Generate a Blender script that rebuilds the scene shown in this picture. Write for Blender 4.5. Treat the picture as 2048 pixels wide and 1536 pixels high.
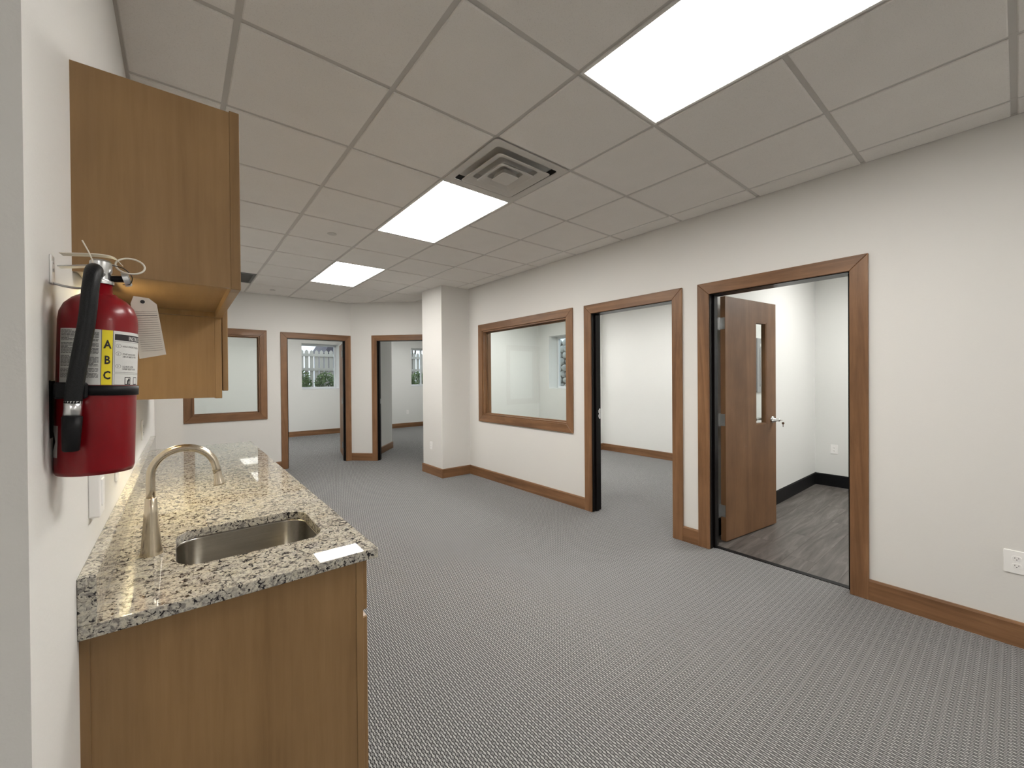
import bpy, bmesh, math, random
from mathutils import Matrix, Vector
R = math.radians
random.seed(7)
for o in list(bpy.data.objects): bpy.data.objects.remove(o)
S = bpy.context.scene
COL = S.collection

# ---------------------------------------------------------------- camera
FPX, CXP, CYP = 820.085, 1017.58, 762.27          # focal length and principal point in photo pixels (2048 x 1536)
YAW, PITCH, ROLL, EYE = 0.6774, -0.0059, -0.0077, 1.4312
cd = bpy.data.cameras.new('camera'); cam = bpy.data.objects.new('camera', cd); COL.objects.link(cam)
cd.sensor_width = 36; cd.sensor_fit = 'HORIZONTAL'
cd.lens = FPX / 2048 * 36
cd.shift_x = (1024 - CXP) / 2048; cd.shift_y = (CYP - 768) / 2048
cd.clip_start = 0.02; cd.clip_end = 200
fwd = Vector((math.sin(YAW) * math.cos(PITCH), math.cos(YAW) * math.cos(PITCH), math.sin(PITCH)))
rt = Vector((math.cos(YAW), -math.sin(YAW), 0)); up = rt.cross(fwd)
c_, s_ = math.cos(ROLL), math.sin(ROLL)
r2 = c_ * rt + s_ * up; u2 = -s_ * rt + c_ * up
m = Matrix((r2, u2, -fwd)).transposed().to_4x4(); m.translation = (0, 0, EYE)
cam.matrix_world = m
S.camera = cam

# ---------------------------------------------------------------- world, sun, exposure
W = bpy.data.worlds.new('sky'); S.world = W; W.use_nodes = True
wn = W.node_tree; wn.nodes.clear()
wo = wn.nodes.new('ShaderNodeOutputWorld'); wb = wn.nodes.new('ShaderNodeBackground')
wb.inputs[0].default_value = (.78, .89, 1.0, 1); wb.inputs[1].default_value = 0.75
wn.links.new(wb.outputs[0], wo.inputs[0])
sd = bpy.data.lights.new('sun', 'SUN'); sd.energy = 2.5; sd.angle = R(0.6); sd.color = (1, .93, .82)
so = bpy.data.objects.new('sun', sd); COL.objects.link(so)
so.rotation_euler = Vector((-0.58, -0.80, -0.12)).to_track_quat('-Z', 'Y').to_euler(); so.location = (6, 20, 8)
S.view_settings.view_transform = 'Standard'; S.view_settings.look = 'None'
S.view_settings.gamma = 1; S.view_settings.use_curve_mapping = False
S.view_settings.exposure = 1.22
PANEL = 9.8            # radiance of the ceiling light panels
ROOMPANEL = 8.0

# ---------------------------------------------------------------- node helpers and materials
class NT:
    def __init__(s, name):
        s.m = bpy.data.materials.new(name); s.m.use_nodes = True; s.t = s.m.node_tree; s.t.nodes.clear()
        s.out = s.t.nodes.new('ShaderNodeOutputMaterial')
    def n(s, typ, **kw):
        nd = s.t.nodes.new('ShaderNode' + typ)
        for k, v in kw.items():
            if k.startswith('_'): setattr(nd, k[1:], v)
        return nd
    def l(s, a, b): s.t.links.new(a, b)
    def inp(s, nd, key, v):
        if hasattr(v, 'default_value') or isinstance(v, bpy.types.NodeSocket): s.l(v, nd.inputs[key])
        else: nd.inputs[key].default_value = v
    def math(s, op, a, b=None, c=None, clamp=False):
        nd = s.n('Math'); nd.operation = op; nd.use_clamp = clamp
        s.inp(nd, 0, a)
        if b is not None: s.inp(nd, 1, b)
        if c is not None: s.inp(nd, 2, c)
        return nd.outputs[0]
    def coords(s, scale=(1, 1, 1), rnd=True, rot=(0, 0, 0)):
        tc = s.n('TexCoord'); mp = s.n('Mapping'); s.l(tc.outputs['Object'], mp.inputs['Vector'])
        mp.inputs['Scale'].default_value = scale; mp.inputs['Rotation'].default_value = rot
        if rnd:
            oi = s.n('ObjectInfo'); mu = s.math('MULTIPLY', oi.outputs['Random'], 37.0)
            cb = s.n('CombineXYZ'); s.l(mu, cb.inputs[0]); s.l(mu, cb.inputs[1]); s.l(mu, cb.inputs[2])
            ad = s.n('VectorMath'); ad.operation = 'ADD'; s.l(mp.outputs[0], ad.inputs[0]); s.l(cb.outputs[0], ad.inputs[1])
            return ad.outputs[0]
        return mp.outputs[0]
    def noise(s, vec, scale, detail=3, rough=.5, dist=0.0):
        nd = s.n('TexNoise'); s.l(vec, nd.inputs['Vector'])
        nd.inputs['Scale'].default_value = scale; nd.inputs['Detail'].default_value = detail
        nd.inputs['Roughness'].default_value = rough; nd.inputs['Distortion'].default_value = dist
        return nd.outputs['Fac']
    def ramp(s, fac, stops):
        nd = s.n('ValToRGB'); s.l(fac, nd.inputs[0]); e = nd.color_ramp.elements
        while len(e) < len(stops): e.new(.5)
        for el, (p, c) in zip(e, stops): el.position = p; el.color = (*c, 1)
        return nd.outputs[0]
    def mix(s, fac, a, b, mode='MIX'):
        nd = s.n('Mix'); nd.data_type = 'RGBA'; nd.blend_type = mode
        s.inp(nd, 0, fac)
        for k, v in ((6, a), (7, b)):
            if isinstance(v, bpy.types.NodeSocket): s.l(v, nd.inputs[k])
            else: nd.inputs[k].default_value = (*v, 1)
        return nd.outputs[2]
    def bump(s, h, strength=.2, dist=.002):
        nd = s.n('Bump'); s.l(h, nd.inputs['Height']); nd.inputs['Strength'].default_value = strength; nd.inputs['Distance'].default_value = dist
        return nd.outputs[0]
    def prin(s, col, rough=.5, metal=0, spec=.5, normal=None, coat=0, aniso=0):
        p = s.n('BsdfPrincipled')
        if isinstance(col, bpy.types.NodeSocket): s.l(col, p.inputs['Base Color'])
        else: p.inputs['Base Color'].default_value = (*col, 1)
        s.inp(p, 'Roughness', rough); p.inputs['Metallic'].default_value = metal
        p.inputs['Specular IOR Level'].default_value = spec
        p.inputs['Coat Weight'].default_value = coat; p.inputs['Anisotropic'].default_value = aniso
        if normal is not None: s.l(normal, p.inputs['Normal'])
        s.l(p.outputs[0], s.out.inputs[0]); return p

def simple(name, col, rough=.5, metal=0, spec=.5, coat=0):
    t = NT(name); t.prin(col, rough, metal, spec, coat=coat); return t.m

def mk_wall(name, col, bs=.12):
    t = NT(name); v = t.coords((1, 1, 1), False)
    h = t.noise(v, 95, 3, .55)
    t.prin(col, .62, spec=.3, normal=t.bump(h, bs, .003)); return t.m

def mk_tile():
    t = NT('ceiling_tile_mineral_fibre'); v = t.coords((1, 1, 1), True)
    n1 = t.noise(v, 210, 3, .7); n2 = t.noise(v, 6, 2)
    c = t.ramp(n1, [(.30, (.66, .63, .60)), (.42, (.81, .785, .75)), (.75, (.85, .825, .79))])
    c = t.mix(.35, c, t.ramp(n2, [(.3, (.79, .765, .73)), (.7, (.84, .815, .78))]))
    t.prin(c, .9, spec=.1, normal=t.bump(n1, .35, .0015)); return t.m

def mk_wood(name, axis, cols, rough=.35, grain=1.0, blot=.35, coat=.15):
    t = NT(name + '_grain_' + axis)
    a = {'X': (.06, 1, 1), 'Y': (1, .06, 1), 'Z': (1, 1, .06)}[axis]
    v = t.coords(a, True)
    big = t.noise(v, 9 * grain, 5, .6, 1.2)
    fine = t.noise(v, 160 * grain, 3, .6)
    vb = t.coords((1, 1, 1), True); bl = t.noise(vb, 5, 3, .5)
    c = t.ramp(big, [(.25, cols[0]), (.5, cols[1]), (.78, cols[2])])
    f = t.ramp(fine, [(.35, (.82, .80, .78)), (.62, (1, 1, 1))])
    c = t.mix(.55, c, f, 'MULTIPLY')
    b = t.ramp(bl, [(.3, (.78, .76, .74)), (.7, (1.06, 1.06, 1.06))])
    c = t.mix(blot, c, b, 'MULTIPLY')
    t.prin(c, rough, spec=.4, coat=coat, normal=t.bump(fine, .06, .0006)); return t.m

TRIMC = ((.118, .057, .025), (.226, .114, .053), (.325, .174, .085))
MAPLEC = ((.228, .132, .054), (.290, .174, .076), (.335, .208, .096))
WT = {a: mk_wood('stained_cherry_trim', a, TRIMC, .42, 1.1, .5, .05) for a in 'XYZ'}
DOORW = {a: mk_wood('stained_cherry_door', a, ((.140, .069, .030), (.200, .103, .048), (.255, .138, .068)), .5, .55, .55, 0.0) for a in 'XZ'}
MP = {a: mk_wood('honey_maple', a, MAPLEC, .42, .45, .45, .1) for a in 'XYZ'}
WALL = mk_wall('off_white_wall_paint', (.735, .722, .695))
WALLR = mk_wall('white_office_wall_paint', (.77, .775, .755), .08)
TILE = mk_tile()
GRID = simple('ceiling_grid_white_steel', (.56, .54, .51), .45)
WHITEMET = simple('white_enamel', (.76, .75, .72), .4)
WHITEPL = simple('white_plastic', (.90, .89, .875), .35)
SLOT = simple('dark_slot', (.02, .02, .02), .6)
BLACKJ = simple('black_gloss_jamb', (.006, .005, .005), .30, spec=.14)
BLACKRUB = simple('black_rubber', (.006, .006, .007), .5, spec=.2)
BLACKHOSE = None
CHROME = simple('satin_chrome', (.72, .72, .72), .18, 1)
HINGE = simple('grey_steel_hinge', (.50, .51, .51), .38, 1)
CHROMEV = simple('valve_aluminium', (.70, .71, .72), .28, 1)
RED = simple('red_enamel', (.215, .003, .008), .28, coat=.12, spec=.35)
PAPERW = simple('label_white', (.66, .66, .64), .5)
YELLOW = simple('label_yellow', (.80, .66, .015), .5)
INK = simple('label_ink', (.012, .010, .012), .6)
GREYINK = simple('label_grey_ink', (.11, .11, .11), .6)
MANILA = simple('manila_tag_paper', (.60, .54, .47), .8)
ZIP = simple('natural_nylon', (.72, .67, .58), .4)
GREYP = simple('grey_panel_enamel', (.26, .265, .27), .4)
DARKGAP = simple('dark_recess', (.03, .03, .03), .9)
VENT = simple('diffuser_white_enamel', (.60, .58, .545), .45)
VENTIN = simple('diffuser_throat_shade', (.035, .035, .034), .8)  # the unlit depth of the throat, put into the colour as near black
DARKMETAL = simple('grille_grey_metal', (.16, .16, .155), .6)
SOIL = simple('garden_soil', (.12, .10, .07), .95)
FENCE = simple('weathered_fence_wood', (.42, .40, .37), .8)
VINYLFR = simple('white_vinyl_window', (.74, .76, .78), .35)
ROOF = simple('distant_roof', (.07, .06, .08), .8)
BRASSK = simple('dark_brass_key', (.12, .07, .045), .35, 1)

t = NT('black_hose_rubber'); v = t.coords((1, 1, 1), False); h = t.noise(v, 600, 2)
t.prin(t.ramp(h, [(.3, (.004, .0045, .005)), (.8, (.014, .015, .017))]), .42, spec=.25, normal=t.bump(h, .3, .0008)); BLACKHOSE = t.m

def mk_emit(name, col, st):
    t = NT(name); e = t.n('Emission'); e.inputs[0].default_value = (*col, 1); e.inputs[1].default_value = st
    t.l(e.outputs[0], t.out.inputs[0]); return t.m
LAMP = mk_emit('lit_panel_diffuser', (1, .972, .925), PANEL)
LAMPR = {k: mk_emit('lit_office_panel_diffuser_' + k, (1, .985, .95), ROOMPANEL * f) for k, f in (('far', .62), ('angled', 1.0), ('side', 1.18), ('storage', 1.45))}
LEDSTRIP = mk_emit('lit_under_cabinet_led', (1, .84, .48), 26)

t = NT('clear_window_glass'); tr = t.n('BsdfTransparent'); gl = t.n('BsdfGlossy'); gl.inputs['Roughness'].default_value = .01
tr.inputs[0].default_value = (.955, .975, .965, 1)
ge = t.n('NewGeometry'); dt = t.n('VectorMath'); dt.operation = 'DOT_PRODUCT'; t.l(ge.outputs['Incoming'], dt.inputs[0]); t.l(ge.outputs['Normal'], dt.inputs[1])
fz = t.math('MULTIPLY_ADD', t.math('POWER', t.math('SUBTRACT', 1.0, t.math('ABSOLUTE', dt.outputs['Value'])), 5.0), .96, .04); mx = t.n('MixShader')
t.l(fz, mx.inputs[0]); t.l(tr.outputs[0], mx.inputs[1]); t.l(gl.outputs[0], mx.inputs[2]); t.l(mx.outputs[0], t.out.inputs[0])
GLASS = t.m

# granite
t = NT('speckled_granite'); v = t.coords((1, 1, 1), False)
vs = t.coords((1, .8, 1), False, (0, 0, R(25)))
n1 = t.noise(v, 22, 4, .6, .6); n2 = t.noise(vs, 75, 5, .64, 1.0); n3 = t.noise(v, 170, 3, .6, .3); n4 = t.noise(vs, 48, 4, .62, 1.4)
c = t.ramp(n1, [(.30, (.47, .425, .33)), (.50, (.56, .525, .44)), (.72, (.43, .415, .385))])
c = t.mix(t.ramp(n3, [(.44, (0, 0, 0)), (.60, (.7, .7, .7))]), c, (.25, .235, .22))
c = t.mix(t.ramp(n4, [(.535, (0, 0, 0)), (.60, (.8, .8, .8))]), c, (.15, .135, .13))
c = t.mix(t.ramp(n2, [(.545, (0, 0, 0)), (.59, (1, 1, 1))]), c, (.022, .020, .024))
t.prin(c, .02, spec=.42); GRANITE = t.m

# brushed metals
def mk_brushed(name, col, rough, axis):
    t = NT(name); a = {'Z': (1, 1, .02), 'X': (.02, 1, 1), 'Y': (1, .02, 1)}[axis]
    v = t.coords(a, False); n = t.noise(v, 260, 2)
    t.prin(t.ramp(n, [(.3, tuple(x * .88 for x in col)), (.7, col)]), rough, 1, normal=t.bump(n, .05, .0004)); return t.m
NICKEL = mk_brushed('brushed_nickel', (.66, .58, .46), .24, 'Z')
STEEL = mk_brushed('brushed_stainless_steel', (.34, .32, .285), .24, 'X')

# woven loop carpet: pale strands running along the room (Y) in staggered columns with dark hollows
def mk_carpet():
    t = NT('grey_woven_loop_carpet')
    tc = t.n('TexCoord'); sp = t.n('SeparateXYZ'); t.l(tc.outputs['Object'], sp.inputs[0])
    v = t.coords((1, 1, 1), False); wob = t.noise(v, 28, 2); wob2 = t.noise(v, 300, 3, .7)
    x = t.math('ADD', sp.outputs[0], t.math('MULTIPLY', t.math('SUBTRACT', wob, .5), .006))
    u = t.math('DIVIDE', x, .0105); col = t.math('FLOOR', u); fu = t.math('FRACT', u)
    odd = t.math('MODULO', t.math('ADD', col, 1000.0), 2.0)
    yv = t.math('ADD', sp.outputs[1], t.math('MULTIPLY', t.math('SUBTRACT', wob2, .5), .004))
    fv = t.math('FRACT', t.math('ADD', t.math('DIVIDE', yv, .072), t.math('MULTIPLY', odd, .5)))
    du = t.math('ABSOLUTE', t.math('SUBTRACT', fu, .5))
    dv = t.math('ABSOLUTE', t.math('SUBTRACT', fv, .5))
    strand = t.math('MULTIPLY', t.math('SUBTRACT', 1.0, t.math('SMOOTHSTEP', du, .10, .24)) if False else t.math('SUBTRACT', 1.1, t.math('DIVIDE', du, .20), clamp=True),
                    t.math('MULTIPLY', t.math('SUBTRACT', .34, dv), 12.0, clamp=True))
    fw = t.math('FRACT', t.math('ADD', t.math('DIVIDE', yv, .0205), t.math('MULTIPLY', odd, .5)))
    dw = t.math('ABSOLUTE', t.math('SUBTRACT', fw, .5))
    hole = t.math('MULTIPLY', t.math('MULTIPLY', t.math('SUBTRACT', .37, dw), 6.0, clamp=True),
                  t.math('MULTIPLY', t.math('SUBTRACT', du, .10), 5.5, clamp=True))
    mid = t.ramp(wob2, [(.3, (.175, .174, .174)), (.7, (.285, .284, .284))])
    c = t.mix(hole, mid, (.020, .0195, .0195))
    c = t.mix(t.math('MULTIPLY', strand, .85), c, (.60, .595, .585))
    hgt = t.math('ADD', t.math('MULTIPLY', strand, .6), t.math('SUBTRACT', wob2, hole))
    t.prin(c, .95, spec=.08, normal=t.bump(hgt, .35, .003)); return t.m
CARPET = mk_carpet()

t = NT('grey_vinyl_plank'); v = t.coords((.09, 1, 1), True); n = t.noise(v, 13, 6, .66, 1.3); v2 = t.coords((.04, 1, 1), True); f = t.noise(v2, 170, 3, .6)
c = t.ramp(n, [(.28, (.050, .042, .037)), (.5, (.118, .105, .096)), (.72, (.215, .198, .184))])
c = t.mix(.5, c, t.ramp(f, [(.3, (.72, .72, .72)), (.7, (1.1, 1.1, 1.1))]), 'MULTIPLY')
t.prin(c, .42, spec=.4, normal=t.bump(f, .1, .0005)); PLANK = t.m

t = NT('shrub_leaf'); oi = t.n('ObjectInfo'); v = t.coords((1, 1, 1), False); n = t.noise(v, 9, 2)
t.prin(t.ramp(n, [(.3, (.035, .075, .018)), (.7, (.13, .21, .05))]), .6); LEAF = t.m
t = NT('pale_field_stone'); v = t.coords((1, 1, 1), True); n = t.noise(v, 8, 4)
t.prin(t.ramp(n, [(.3, (.30, .31, .32)), (.7, (.58, .58, .57))]), .85, normal=t.bump(n, .3, .02)); STONE = t.m

# ---------------------------------------------------------------- mesh helpers
def obj(name, bm, mat, parent=None, loc=(0, 0, 0), rotz=0, smooth=False, bevel=0, seg=1):
    me = bpy.data.meshes.new(name); bmesh.ops.recalc_face_normals(bm, faces=bm.faces[:]) if bm.faces else None
    if smooth:
        for f in bm.faces: f.smooth = True
    bm.to_mesh(me); bm.free()
    o = bpy.data.objects.new(name, me); COL.objects.link(o)
    if mat: me.materials.append(mat)
    o.location = loc; o.rotation_euler = (0, 0, rotz)
    if parent: o.parent = parent
    if bevel:
        b = o.modifiers.new('edge', 'BEVEL'); b.width = bevel; b.segments = seg; b.limit_method = 'ANGLE'; b.angle_limit = R(40)
    if smooth and smooth != True:
        pass
    return o
def tag(o, label=None, cat=None, group=None, kind=None):
    if label: o['label'] = label
    if cat: o['category'] = cat
    if group: o['group'] = group
    if kind: o['kind'] = kind
    return o
def empty(name, loc=(0, 0, 0), rotz=0, label=None, cat=None, group=None, kind=None, rot=None):
    o = bpy.data.objects.new(name, None); COL.objects.link(o); o.location = loc
    o.rotation_euler = rot if rot else (0, 0, rotz); o.empty_display_size = .05
    return tag(o, label, cat, group, kind)
def abox(bm, x0, x1, y0, y1, z0, z1):
    vs = [bm.verts.new(p) for p in ((x0, y0, z0), (x1, y0, z0), (x1, y1, z0), (x0, y1, z0), (x0, y0, z1), (x1, y0, z1), (x1, y1, z1), (x0, y1, z1))]
    for f in ((0, 3, 2, 1), (4, 5, 6, 7), (0, 1, 5, 4), (1, 2, 6, 5), (2, 3, 7, 6), (3, 0, 4, 7)): bm.faces.new([vs[i] for i in f])
    return bm
def box(name, x0, x1, y0, y1, z0, z1, mat, parent=None, bevel=0, seg=1, **k):
    return obj(name, abox(bmesh.new(), x0, x1, y0, y1, z0, z1), mat, parent, bevel=bevel, seg=seg, **k)
def prism(bm, poly, a, b, plane='xz'):
    """extrude a 2D polygon: plane xz -> along y, xy -> along z, yz -> along x"""
    def P(p, h): return (p[0], h, p[1]) if plane == 'xz' else (p[0], p[1], h) if plane == 'xy' else (h, p[0], p[1])
    A = [bm.verts.new(P(p, a)) for p in poly]; B = [bm.verts.new(P(p, b)) for p in poly]
    bm.faces.new(A); bm.faces.new(B[::-1]); n = len(poly)
    for i in range(n): bm.faces.new((A[i], B[i], B[(i + 1) % n], A[(i + 1) % n]))
    return bm
def lathe(bm, prof, seg=40, axis=None):
    """revolve (r,z) profile about z"""
    rings = []
    for r, z in prof:
        if r < 1e-6: rings.append([bm.verts.new((0, 0, z))])
        else: rings.append([bm.verts.new((r * math.cos(2 * math.pi * i / seg), r * math.sin(2 * math.pi * i / seg), z)) for i in range(seg)])
    for A, B in zip(rings, rings[1:]):
        for i in range(seg):
            j = (i + 1) % seg
            if len(A) == 1 and len(B) == 1: continue
            if len(A) == 1: bm.faces.new((A[0], B[i], B[j]))
            elif len(B) == 1: bm.faces.new((A[i], B[0], A[j]))
            else: bm.faces.new((A[i], B[i], B[j], A[j]))
    return bm
def tube(bm, pts, rad, seg=16, caps=True, closed=False):
    pts = [Vector(p) for p in pts]; n = len(pts)
    rads = rad if isinstance(rad, (list, tuple)) else [rad] * n
    rings = []; nrm = None
    for i, p in enumerate(pts):
        d = (pts[(i + 1) % n] - pts[i - 1]) if closed else (pts[min(i + 1, n - 1)] - pts[max(i - 1, 0)])
        d.normalize()
        if nrm is None: nrm = d.orthogonal().normalized()
        nrm = (nrm - d * nrm.dot(d)).normalized(); b = d.cross(nrm)
        rings.append([bm.verts.new(p + rads[i] * (math.cos(2 * math.pi * k / seg) * nrm + math.sin(2 * math.pi * k / seg) * b)) for k in range(seg)])
    prs = list(zip(rings, rings[1:])) + ([(rings[-1], rings[0])] if closed else [])
    for A, B in prs:
        for k in range(seg): bm.faces.new((A[k], A[(k + 1) % seg], B[(k + 1) % seg], B[k]))
    if caps and not closed: bm.faces.new(rings[0][::-1]); bm.faces.new(rings[-1])
    return bm
def catmull(P, n=8):
    P = [Vector(p) for p in P]; Q = [2 * P[0] - P[1]] + P + [2 * P[-1] - P[-2]]; out = []
    for i in range(1, len(Q) - 2):
        for k in range(n):
            t = k / n; a, b, c, d = Q[i - 1:i + 3]
            out.append(.5 * ((2 * b) + (c - a) * t + (2 * a - 5 * b + 4 * c - d) * t * t + (3 * b - 3 * c + d - a) * t ** 3))
    out.append(P[-1]); return out
def rrect(x0, x1, y0, y1, r, n=6):
    out = []
    for cx, cy, a0 in ((x1 - r, y1 - r, 0), (x0 + r, y1 - r, 90), (x0 + r, y0 + r, 180), (x1 - r, y0 + r, 270)):
        for k in range(n + 1): a = R(a0 + 90 * k / n); out.append((cx + r * math.cos(a), cy + r * math.sin(a)))
    return out
def wall(name, loc, rotz, s0, s1, z0, z1, t0, t1, openings, mat, parent=None):
    """wall slab in local (s, t, z); openings are (s0, s1, z0, z1) holes right through"""
    ss = sorted({s0, s1, *[v for o in openings for v in o[:2]]}); zs = sorted({z0, z1, *[v for o in openings for v in o[2:]]})
    ss = [v for v in ss if s0 <= v <= s1]; zs = [v for v in zs if z0 <= v <= z1]
    bm = bmesh.new(); cache = {}
    def V(s, t, z):
        k = (round(s, 5), round(t, 5), round(z, 5))
        if k not in cache: cache[k] = bm.verts.new(k)
        return cache[k]
    def solid(i, j):
        if i < 0 or j < 0 or i >= len(ss) - 1 or j >= len(zs) - 1: return False
        a, b = (ss[i] + ss[i + 1]) / 2, (zs[j] + zs[j + 1]) / 2
        return not any(o[0] < a < o[1] and o[2] < b < o[3] for o in openings)
    for i in range(len(ss) - 1):
        for j in range(len(zs) - 1):
            if not solid(i, j): continue
            a, b, c, d = ss[i], ss[i + 1], zs[j], zs[j + 1]
            bm.faces.new((V(a, t0, c), V(b, t0, c), V(b, t0, d), V(a, t0, d)))
            bm.faces.new((V(a, t1, c), V(a, t1, d), V(b, t1, d), V(b, t1, c)))
            if not solid(i - 1, j): bm.faces.new((V(a, t0, c), V(a, t0, d), V(a, t1, d), V(a, t1, c)))
            if not solid(i + 1, j): bm.faces.new((V(b, t0, c), V(b, t1, c), V(b, t1, d), V(b, t0, d)))
            if not solid(i, j - 1): bm.faces.new((V(a, t0, c), V(a, t1, c), V(b, t1, c), V(b, t0, c)))
            if not solid(i, j + 1): bm.faces.new((V(a, t0, d), V(b, t0, d), V(b, t1, d), V(a, t1, d)))
    o = obj(name, bm, mat, parent, loc, rotz); tag(o, kind='structure'); return o
def copy_tree(o, parent=None):
    c = o.copy(); COL.objects.link(c); c.parent = parent
    for ch in o.children: copy_tree(ch, c)
    return c

# ================================================================ the building
C = 2.790           # hall ceiling height
WX = 3.436          # hall face of the right wall
FY = 7.44           # hall face of the far wall
LX = -0.172         # face of the left (kitchenette) wall
TH = 0.13           # wall thickness
OX, OY = 6.60, 11.53  # inner faces of the exterior walls
DIAG = (2.385, 7.44)
CW = .095           # casing width
BASEH, BASET = .131, .015
TOP = 2.118

D1 = (0.694, 1.608); D2 = (1.934, 2.856); W1 = (3.212, 4.867, .909, 2.123)
# right wall in a frame whose s axis runs towards -Y and whose t axis runs into the rooms (+X)
j = .02
wall('wall_right', (WX, 0, 0), R(-90), -6.46, 4.2, 0, C + .03, 0, TH,
     [(-D1[1] - j, -D1[0] + j, -1, TOP + j), (-D2[1] - j, -D2[0] + j, -1, TOP + j), (-W1[1], -W1[0], W1[2], W1[3])], WALL)
W2 = (.139, .99, .919, 2.127); D3 = (1.371, 2.285)
wall('wall_far', (0, FY, 0), 0, -.6, 2.385, 0, C + .03, 0, TH,
     [(W2[0], W2[1], W2[2], W2[3]), (D3[0] - j, D3[1] + j, -1, TOP + j)], WALL)
D4 = (.485, 1.40)
wall('wall_diagonal', (DIAG[0], DIAG[1], 0), R(-45), 0, 1.62, 0, C + .03, 0, TH, [(D4[0] - j, D4[1] + j, -1, TOP + j)], WALL)
box('wall_left', -1.7, LX, .90, 4.82, 0, C + .03, WALL); tag(bpy.data.objects['wall_left'], kind='structure')
tag(box('wall_left_return', -1.7, .027, 4.82, FY, 0, C + .03, WALL), kind='structure')
tag(box('wall_column', 2.962, WX, 5.222, 5.822, 0, C + .03, WALL), kind='structure')
tag(box('wall_back', -3.0, WX, -4.3, -4.2, 0, C + .03, WALL), kind='structure')
tag(box('wall_side', -3.1, -3.0, -4.3, .9, 0, C + .03, WALL), kind='structure')
tag(box('wall_entry', -3.0, -1.7, .90, 1.0, 0, C + .03, WALL), kind='structure')
# offices
ER = C + .03
wall('wall_exterior_north', (0, OY, 0), 0, -1.2, OX + .3, 0, ER, 0, .38, [(2.459, 3.374, 1.208, 2.385), (5.489, 6.40, 1.233, 2.385)], WALLR)
wall('wall_exterior_east', (OX, 0, 0), R(-90), -OY, 1.6, 0, ER, 0, .38, [(-6.735, -5.86, 1.205, 2.39)], WALLR)
tag(box('wall_office_west', -1.3, -1.2, FY + TH, OY, 0, ER, WALLR), kind='structure')
# divider between the two northern offices: a 45 degree stretch then straight
tag(obj('wall_office_divider', prism(bmesh.new(), [(2.74, 7.39), (3.486, 8.26), (3.486, OY), (3.40, OY), (3.40, 8.35), (2.60, 7.52)], 0, ER, 'xy'), WALLR), kind='structure')
tag(obj('wall_office_south', prism(bmesh.new(), [(3.95, 7.08), (OX, 7.08), (OX, 7.20), (3.95, 7.20), (3.56, 6.60), (3.56, 6.35)], 0, ER, 'xy'), WALLR), kind='structure')
tag(box('wall_office_pier', 6.30, OX, 5.215, 5.81, 0, ER, WALLR), kind='structure')
tag(box('wall_storage_side', WX + TH, OX, 1.70, 1.82, 0, ER, WALLR), kind='structure')
tag(box('wall_storage_end', WX + TH, OX, -1.6, -1.5, 0, ER, WALLR), kind='structure')

# ---------------------------------------------------------------- floors
fl = box('floor', -3.1, WX + .065, -4.3, OY, -.05, 0, CARPET); tag(fl, kind='structure')
f2 = box('floor_office', WX + .065, OX, 1.76, OY, -.05, 0, CARPET); tag(f2, kind='structure')
f3 = box('floor_storage', WX + .065, OX, -1.6, 1.76, -.05, -.004, simple('plank_joint', (.02, .018, .016), .9)); tag(f3, kind='structure')
pm = None; row = 0
y = 1.70
while y > -.6:
    off = [0.0, -.74, -.37, -.95][row % 4]; x = WX + .10 + off
    while x < OX:
        a, b = max(x, WX + .105), min(x + 1.2, OX)
        if b - a > .02: box('plank', a + .0006, b - .0006, y - .1824 + .0006, y - .0006, -.004, .001, PLANK, f3)
        x += 1.2
    y -= .1824; row += 1
tag(box('trim_1', WX + .06, WX + .105, D1[0], D1[1], -.002, .004, BLACKRUB), kind='structure')

# ---------------------------------------------------------------- doors and interior windows
def casing_door(root, s0, s1, top, t=-.018):
    for poly, ax in ((((s0 - CW, 0), (s0, 0), (s0, top), (s0 - CW, top + CW)), 'Z'),
                     (((s1, 0), (s1 + CW, 0), (s1 + CW, top + CW), (s1, top)), 'Z'),
                     (((s0 - CW, top + CW), (s0, top), (s1, top), (s1 + CW, top + CW)), 'X')):
        obj('casing', prism(bmesh.new(), poly, t, 0), WT[ax], root, bevel=.003)
def jambs(root, s0, s1, top):
    for a, b in ((s0 - .02, s0 + .004), (s1 - .004, s1 + .02)):
        bm = abox(bmesh.new(), a, b, -.002, TH + .01, 0, top)
        obj('jamb', bm, BLACKJ, root, bevel=.002)
        st = (s0 + .004, s0 + .019) if a < s0 else (s1 - .019, s1 - .004)
        box('door_stop', st[0], st[1], .045, .085, 0, top - .004, BLACKJ, root, bevel=.002)
    box('jamb_head', s0 - .02, s1 + .02, -.002, TH + .01, top - .004, top + .02, BLACKJ, root, bevel=.002)
def leaf(root, hs, ht, ang, width, lite=False, hinge_sign=1):
    """door leaf: local x runs from the hinge edge, y is the thickness, z up"""
    L = empty('leaf_pivot', (hs, ht, 0)); L.rotation_euler = (0, 0, ang); L.parent = root
    return L
def make_leaf(parent, loc, ang, width, thick=.044, lite=None, z0=.012, z1=2.105, mat=None):
    bm = bmesh.new()
    if lite:
        a, b, c, d = lite
        abox(bm, 0, a, 0, thick, z0, z1); abox(bm, b, width, 0, thick, z0, z1)
        abox(bm, a, b, 0, thick, z0, c); abox(bm, a, b, 0, thick, d, z1)
        bmesh.ops.remove_doubles(bm, verts=bm.verts[:], dist=1e-5)
    else: abox(bm, 0, width, 0, thick, z0, z1)
    o = obj('door_leaf', bm, mat or DOORW['Z'], parent); o.location = loc; o.rotation_euler = (0, 0, ang)
    return o
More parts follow.
